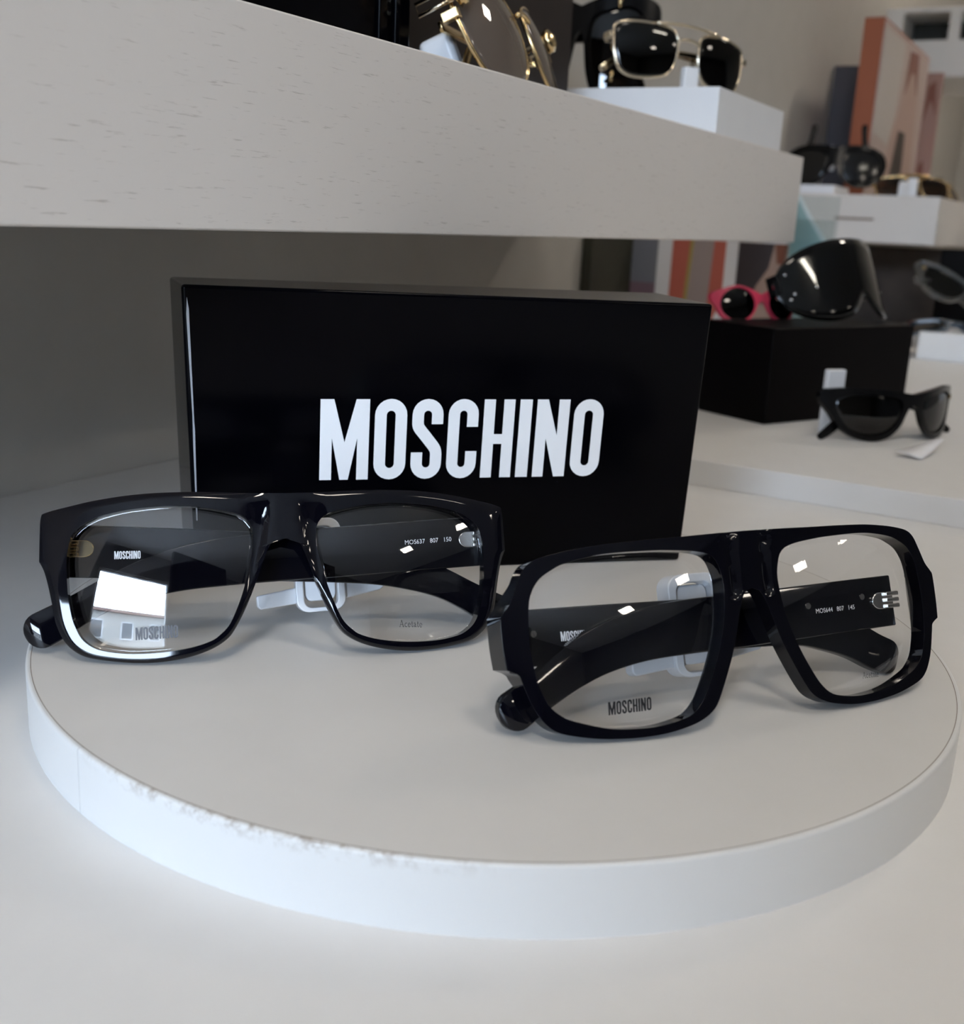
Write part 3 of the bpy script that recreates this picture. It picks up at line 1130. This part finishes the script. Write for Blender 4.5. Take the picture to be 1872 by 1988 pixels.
# curled slip of paper
bm = bmesh.new()
rows = []
for i in range(13):
    f = i / 12
    zz = .0004 + .0075 * f ** 1.4
    wv = .0095 * (1 - .75 * f)
    rows.append([[bm.verts.new((f * .043, s * wv, zz + h + .0012 * (s + 1) * (1 - f))) for h in (0, .0004)] for s in (-1, 1)])
for i in range(12):
    a, b = rows[i], rows[i + 1]
    bm.faces.new((a[0][1], b[0][1], b[1][1], a[1][1]))
    bm.faces.new((a[0][0], a[1][0], b[1][0], b[0][0]))
    bm.faces.new((a[0][0], b[0][0], b[0][1], a[0][1]))
    bm.faces.new((a[1][0], a[1][1], b[1][1], b[1][0]))
bm.faces.new((rows[0][0][0], rows[0][0][1], rows[0][1][1], rows[0][1][0]))
bm.faces.new((rows[-1][0][0], rows[-1][1][0], rows[-1][1][1], rows[-1][0][1]))
o = obj('paper_slip', bm, PAPER, smooth=True)
o.location, o.rotation_euler = (.427, -.0680, .0170), (0, 0, R(-18))
tag(o, 'curled slip of white paper on the raised platform in front of the round black sunglasses', 'paper')

# ---------------------------------------------------------------- black case with the shield glasses
CC = V((.482, .0417, .0162))
ux = V((.1522, -.0724, 0)).normalized()
uy = V((-ux.y, ux.x, 0))
Mc = Matrix((ux, uy, V((0, 0, 1)))).transposed().to_4x4()
Mc.translation = CC
o = obj('storage_case', boxbm(V((0, 0, 0)), V((.168, .068, .0702))), BLACKCARD, bevel=.0012)
o.matrix_world = Mc
tag(o, 'matt black box on the raised platform under the big shield sunglasses', 'box')

yaw_c = math.atan2(ux.y, ux.x)
SH = spline([(0, 64), (24, 63.5), (44, 60), (58, 52), (66, 40), (67, 28), (62, 15), (50, 5), (34, 0), (20, 1.5), (10, 8), (4, 15), (0, 16.5)], 4)
sh = thing('shield_sunglasses', 'huge dark one-piece shield sunglasses standing on the matt black box', 'sunglasses', Mc @ V((.125, .012, .0766)), (R(-24), 0, yaw_c + R(6)))


def shield_bm(out, k, th, inset=0.0):
    """one curved sheet across both eyes: rows between its upper and lower edge"""
    top = [p for p in out if p[1] >= 28 or p[0] > 66.5]
    zs = lambda x, up: None
    bm = bmesh.new()
    xs = [i * 67.0 / 30 for i in range(31)]

    def edge(x, up):
        best = None
        for (a, b), (c_, d) in zip(out[:-1], out[1:]):
            if min(a, c_) <= x <= max(a, c_) and abs(c_ - a) > 1e-6:
                z = b + (d - b) * (x - a) / (c_ - a)
                best = z if best is None else (max(best, z) if up else min(best, z))
        return best if best is not None else 34.0
    F = []
    for sgx in [-x for x in xs[::-1]] + xs[1:]:
        x = abs(sgx)
        x2 = min(x, 66.9)
        zt_, zb_ = edge(x2, True) - inset, edge(x2, False) + inset
        col = []
        for q in range(9):
            z = zb_ + (zt_ - zb_) * q / 8
            y = x * x / (2 * k)
            col.append((bm.verts.new(mmf(sgx, y, z)), bm.verts.new(mmf(sgx, y + th, z))))
        F.append(col)
    for a, b in zip(F[:-1], F[1:]):
        for q in range(8):
            bm.faces.new((a[q][0], b[q][0], b[q + 1][0], a[q + 1][0]))
            bm.faces.new((a[q][1], a[q + 1][1], b[q + 1][1], b[q][1]))
        bm.faces.new((a[0][0], a[0][1], b[0][1], b[0][0]))
        bm.faces.new((a[8][0], b[8][0], b[8][1], a[8][1]))
    for e in (F[0], F[-1]):
        for q in range(8):
            bm.faces.new((e[q][0], e[q + 1][0], e[q + 1][1], e[q][1]))
    bmesh.ops.remove_doubles(bm, verts=bm.verts[:], dist=1e-6)
    return bm


sh.scale = (1.08, 1, 1)
obj('shield_lens', shield_bm(SH, 75, 2.0), lens_mat('smoke shield', (.03, .034, .04), .05), sh, smooth=True)
for sg in (-1, 1):
    q = obj('temple', temple_bm([(64, 36, 14), (40, 37, 13), (0, 37, 12), (-30, 34, 9), (-50, 28, 9)], 34 + 3 * sg, sg, 3), ACETM, sh, smooth=True)
    obj('side_arm', boxbm(mmf(min(sg * 62, sg * 66), 27, 28), mmf(max(sg * 62, sg * 66), 38, 44)), ACETM, sh, bevel=.001)
for x, z in ((-60, 42), (-57, 26), (-60, 22), (-42, 28), (60, 42), (57, 26)):
    bm = bmesh.new()
    bmesh.ops.create_uvsphere(bm, u_segments=10, v_segments=6, radius=.0013)
    v_ = obj('rivet', bm, SILVER, sh, smooth=True)
    v_.location = bend(abs(x), z, 75, -.2, 1 if x > 0 else -1)

PINK = mat('coral pink acetate', (.75, .06, .11), .2)
RND = [(34 + 23 * math.cos(R(a)), 22 + 20 * math.sin(R(a))) for a in range(0, 360, 12)]
OUT_P = spline([(0, 33), (14, 39), (34, 45), (54, 41), (66, 37), (67, 30), (61, 20), (55, 8), (44, 1), (34, -1), (22, 2), (12, 12), (6, 22), (0, 25)], 4)
plastic_glasses('pink_sunglasses', 'coral pink sunglasses left of the shield sunglasses on the matt black box', Mc @ V((.056, .061, .0680)), (R(-14), 0, yaw_c + R(-8)),
                scaled(OUT_P, .64), scaled(RND, .64), (21.8, 14.1), 100, PINK, DARKL, thick=4, arms=[(39, 20, 5), (18, 19, 5), (-10, 18, 5), (-26, 13, 5)], yo=(6, 9), arm_t=2.4, hinge=False)

# ---------------------------------------------------------------- see-through pairs on the step slab
CRY = lens_mat('crystal acetate', (.74, .76, .76), .10, 1.6)
CRYB = lens_mat('blue crystal acetate', (.30, .44, .60), .10, 1.6)
plastic_glasses('crystal_sunglasses', 'clear-framed sunglasses with dark lenses tilted on the small white slab at right', (1.15, -.005, .068), (R(-30), R(34), R(-62)),
                OUT_R, IN_R, (36, 21), 110, CRY, DARKL, thick=6)
plastic_glasses('crystal_sunglasses', 'blue see-through sunglasses lying under the clear-framed pair at right', (1.10, -.012, .0485), (R(-75), R(6), R(-70)),
                scaled(OUT_R, .95), scaled(IN_R, .95), (34.2, 20), 110, CRYB, DARKL, thick=6)

# ---------------------------------------------------------------- printed board behind
pb = thing('picture_board', 'white board with three printed pictures standing behind the matt black box', 'board', (.87, 0, .0162))
obj('panel', boxbm(V((0, .088, 0)), V((.006, .320, .128))), PAPER, pb)


def print_yz(name, x, poly, mtl, parent, th=.0006):
    bm = bmesh.new()
    prism(bm, poly, lambda a, d, z: V((d, a, z)), x - th, x)
    return obj(name, bm, mtl, parent)


def flat(n, c):
    return mat('print ' + n, c, .55)


p1 = print_yz('print', 0, [(.319, .052), (.283, .052), (.283, .125), (.319, .125)], flat('slate', (.20, .21, .25)), pb)
print_yz('mauve_band', -.0006, [(.319, .052), (.283, .052), (.283, .076), (.319, .076)], flat('mauve', (.20, .13, .17)), p1)
p2 = print_yz('print', 0, [(.266, .125), (.266, .060), (.262, .046), (.215, .040), (.206, .060), (.206, .125)], flat('blush', (.40, .33, .32)), pb)
print_yz('coral_stripe', -.0006, [(.266, .125), (.266, .060), (.262, .046), (.250, .043), (.246, .125)], flat('coral', (.55, .14, .10)), p2)
print_yz('yellow_stripe', -.0006, [(.246, .125), (.250, .043), (.246, .042), (.242, .125)], flat('ochre', (.42, .33, .10)), p2)
print_yz('coral_edge', -.0006, [(.219, .125), (.222, .041), (.215, .040), (.206, .060), (.206, .125)], flat('coral', (.55, .14, .10)), p2)
p3 = print_yz('print', 0, [(.192, .125), (.192, .045), (.135, .045), (.135, .125)], flat('skin', (.42, .29, .24)), pb)
print_yz('dark_shape', -.0006, [(.192, .125), (.192, .047), (.178, .047), (.170, .080), (.158, .100), (.154, .125)], flat('plum', (.045, .035, .04)), p3)
print_yz('hair', -.0006, [(.153, .125), (.150, .105), (.143, .104), (.139, .125)], flat('auburn', (.22, .08, .05)), p3)
o = slab('olive_card', (.752, .310, .0162), (.862, .3205, .140), noisy('olive card', (.022, .022, .012), .3, 12, .6))
tag(o, 'dark olive upright card against the wall beside the picture board', 'card')

# leaflet holder
lh = thing('leaflet_holder', 'clear plastic leaflet holder with a pale teal leaflet beyond the end of the long shelf', 'leaflet holder', (.79, .098, .0162), (0, 0, R(-6)))
HOLD = lens_mat('clear plastic', (.90, .93, .93), .06)
obj('back_sheet', boxbm(V((.004, -.022, 0)), V((.006, .022, .172))), HOLD, lh)
obj('front_sheet', boxbm(V((-.006, -.022, 0)), V((-.004, .022, .150))), HOLD, lh)
obj('foot', boxbm(V((-.016, -.022, 0)), V((.012, .022, .003))), HOLD, lh)
bm = bmesh.new()
prism(bm, [(.021, .006), (-.020, .006), (-.020, .125), (.004, .155), (.018, .176), (.021, .170)], lambda a, d, z: V((d, a, z)), -.001, .001)
lf = obj('leaflet', bm, noisy('leaflet paper', (.62, .70, .69), .06, 60, .6), lh)
bm = bmesh.new()
prism(bm, [(.020, .115), (-.012, .128), (.006, .152), (.018, .170), (.020, .160)], lambda a, d, z: V((d, a, z)), -.0014, -.001)
obj('teal_print', bm, flat('teal', (.30, .46, .46)), lf)

# ---------------------------------------------------------------- dark boxes on the long shelf
t = thing('eyewear_case', 'shiny black box at left on the long shelf, cut by the picture edge', 'box', (-.035, .118, .2122))
obj('body', boxbm(V((0, 0, 0)), V((.150, .075, .13))), GLOSSBOX, t, bevel=.0018, seg=3)
obj('ridge', boxbm(V((.124, -.0015, .0)), V((.130, .0005, .13))), GLOSSBOX, t, bevel=.0006)
obj('ridge', boxbm(V((.136, -.0015, .0)), V((.1395, .0005, .13))), GLOSSBOX, t, bevel=.0006)
o = slab('tall_box', (.125, .155, .2122), (.352, .262, .36), BROWNCARD, .001)
tag(o, 'tall dark brown box standing behind the gold sunglasses on the long shelf', 'box')

# ---------------------------------------------------------------- far shelf: cards and more eyewear
cd = thing('counter_card', 'tall orange-edged display carton with a pink and white picture, on the far shelf', 'display card', (1.56, .213, .2115))
obj('carton', boxbm(V((0, 0, 0)), V((.44, .030, .266))), flat('orange', (.33, .09, .035)), cd)
pc = obj('picture', boxbm(V((.003, -.0008, .003)), V((.437, 0, .263))), flat('pale pink', (.46, .36, .32)), cd)


def print_xz(name, y, poly, mtl, parent, th=.0007):
    bm = bmesh.new()
    prism(bm, poly, lambda a, d, z: V((a, d, z)), y - th, y)
    return obj(name, bm, mtl, parent)


print_xz('white_field', -.0008, [(.01, .10), (.01, .255), (.19, .255), (.17, .14), (.14, .09)], flat('card white', (.50, .45, .41)), pc)
print_xz('skin_shape', -.0008, [(.12, .01), (.16, .10), (.20, .15), (.24, .235), (.33, .245), (.36, .18), (.40, .01)], flat('skin', (.42, .29, .24)), pc)
print_xz('dark_shape', -.0015, [(.17, .01), (.22, .12), (.28, .12), (.30, .01)], flat('umber', (.035, .022, .015)), pc)
print_xz('hair', -.0015, [(.23, .18), (.24, .25), (.32, .255), (.34, .19), (.31, .22), (.27, .22)], flat('auburn', (.22, .10, .06)), pc)

cd2 = thing('counter_card', 'smaller pink picture card behind the orange-edged carton on the far shelf', 'display card', (2.06, .227, .2115))
obj('card', boxbm(V((0, -.033, 0)), V((.012, .006, .249))), flat('rose', (.38, .22, .18)), cd2)
q2 = print_yz('hair', 0, [(-.004, .02), (-.010, .08), (-.018, .09), (-.026, .02)], flat('auburn', (.10, .03, .025)), cd2)
print_yz('hair', 0, [(-.006, .16), (-.009, .225), (-.022, .235), (-.028, .17), (-.017, .20)], flat('auburn', (.10, .03, .025)), cd2)
o = slab('dark_card', (1.72, .262, .2115), (1.735, .318, .43), flat('dark violet', (.05, .045, .055)))
tag(o, 'dark violet upright card left of the orange-edged carton on the far shelf', 'display card')

OUT_W = spline([(0, 44), (24, 47), (48, 47), (66, 42), (73, 33), (73, 24), (66, 12), (52, 3), (34, 0), (20, 4), (9, 14), (5, 22), (0, 25)], 4)
IN_W = spline([(66, 32), (60, 14), (48, 6), (34, 4), (20, 8), (12, 18), (10, 30), (16, 39), (36, 43), (56, 41)], 5, True)
ow = plastic_glasses('oversized_sunglasses', 'black oversized sunglasses on the riser at the end of the far shelf', (1.425, .232, .2235), (R(-14), 0, R(-80)),
                     OUT_W, IN_W, (37, 23), 110, ACETM, mat('black shield', (.004, .004, .004), .12), arms=[(66, 34, 10), (50, 40, 9), (40, 52, 8), (37, 64, 8), (36, 72, 9)], yo=(22, 26))
ow.scale = (1, 1, 1.3)
o = obj('security_clip', boxbm(V((-.004, -.009, 0)), V((.004, .009, .034))), CLIPW, bevel=.002)
o.location, o.rotation_euler = (1.455, .248, .248), (R(18), 0, 0)
tag(o, 'white plastic clip on the black oversized sunglasses of the far shelf', 'clip', 'white security clips')
TORT = lens_mat('brown crystal acetate', (.33, .24, .17), .08, 1.4)
wire_glasses('gold_rim_glasses', 'gold wire glasses next to the black oversized sunglasses on the far shelf', (1.53, .128, .2125), (R(-30), 0, R(-62)),
             scaled(AVI, .9), (32.4, 20.7), 120, GOLD, BROWNL, 1.3, arms=ARM)
plastic_glasses('brown_sunglasses', 'brown see-through sunglasses in the middle of the far shelf row', (1.62, .108, .2125), (R(-24), 0, R(-26)),
                OUT_R, IN_R, (36, 21), 100, TORT, BROWNL)
wire_glasses('gold_rim_glasses', 'gold wire glasses at the right picture edge on the far shelf', (1.80, .112, .2125), (R(-30), 0, R(-24)),
             scaled(AVI, .95), (34.2, 21.9), 120, GOLD, BROWNL, 1.3, arms=ARM)
for x, y, h, lab in ((1.43, .118, .026, 'white plastic clip between the first wire glasses and the brown pair on the far shelf'),
                     (1.46, .135, .022, 'white plastic clip under the first wire glasses on the far shelf')):
    o = obj('security_clip', boxbm(V((-.004, -.007, 0)), V((.004, .007, h))), CLIPW, bevel=.003, seg=3)
    o.location = (x, y, .2116)
    tag(o, lab, 'clip', 'white security clips')

# under the far shelf
o = slab('shadow_block', (1.62, .03, .0162), (1.9, .31, .138), noisy('shadow brown', (.045, .034, .028), .3, 20, .8), .002)  # dark block put in for the shadow below the far shelf
tag(o, 'dark brown block standing in for the shadow under the far shelf', 'case')
o = slab('black_case', (1.30, -.075, .0482), (1.42, .048, .142), BLACKCARD, .002)
tag(o, 'black box behind the clear-framed sunglasses at the right picture edge', 'case')

# white unit hung on the wall above the far shelf
cb = thing('wall_unit', 'white wall unit with a dark opening, hung above the far shelf at the upper right', 'wall unit', (2.1, 0, .458))
bm = bmesh.new()
for lo, hi in (((0, -.10, 0), (.30, .3215, .067)), ((0, -.10, .117), (.30, .3215, .126)), ((0, .288, .067), (.30, .3215, .117)),
               ((0, .183, .067), (.02, .203, .117))):
    box(bm, V(lo), V(hi))
obj('carcass', bm, WHITEP, cb, bevel=.001)
obj('back_panel', boxbm(V((.12, -.10, .067)), V((.13, .288, .117))), noisy('dark olive panel', (.02, .02, .012), .3, 12, .5), cb)

# straight ceiling lamp, mirrored as the bright bar in the shield sunglasses
hl = thing('linear_ceiling_lamp', 'slim straight ceiling lamp, mirrored as a bright bar in the shield sunglasses', 'lamp', (-.18, -2.03, CZ), (0, 0, R(-41)))
obj('light_bar', boxbm(V((-.25, -.013, -.028)), V((.25, .013, -.008))), mat('lit bar', (.8, .8, .8), .6, emit=((1, .94, .80), LAMP * 34)), hl)
obj('housing', boxbm(V((-.26, -.018, -.008)), V((.26, .018, 0))), WHITEP, hl)
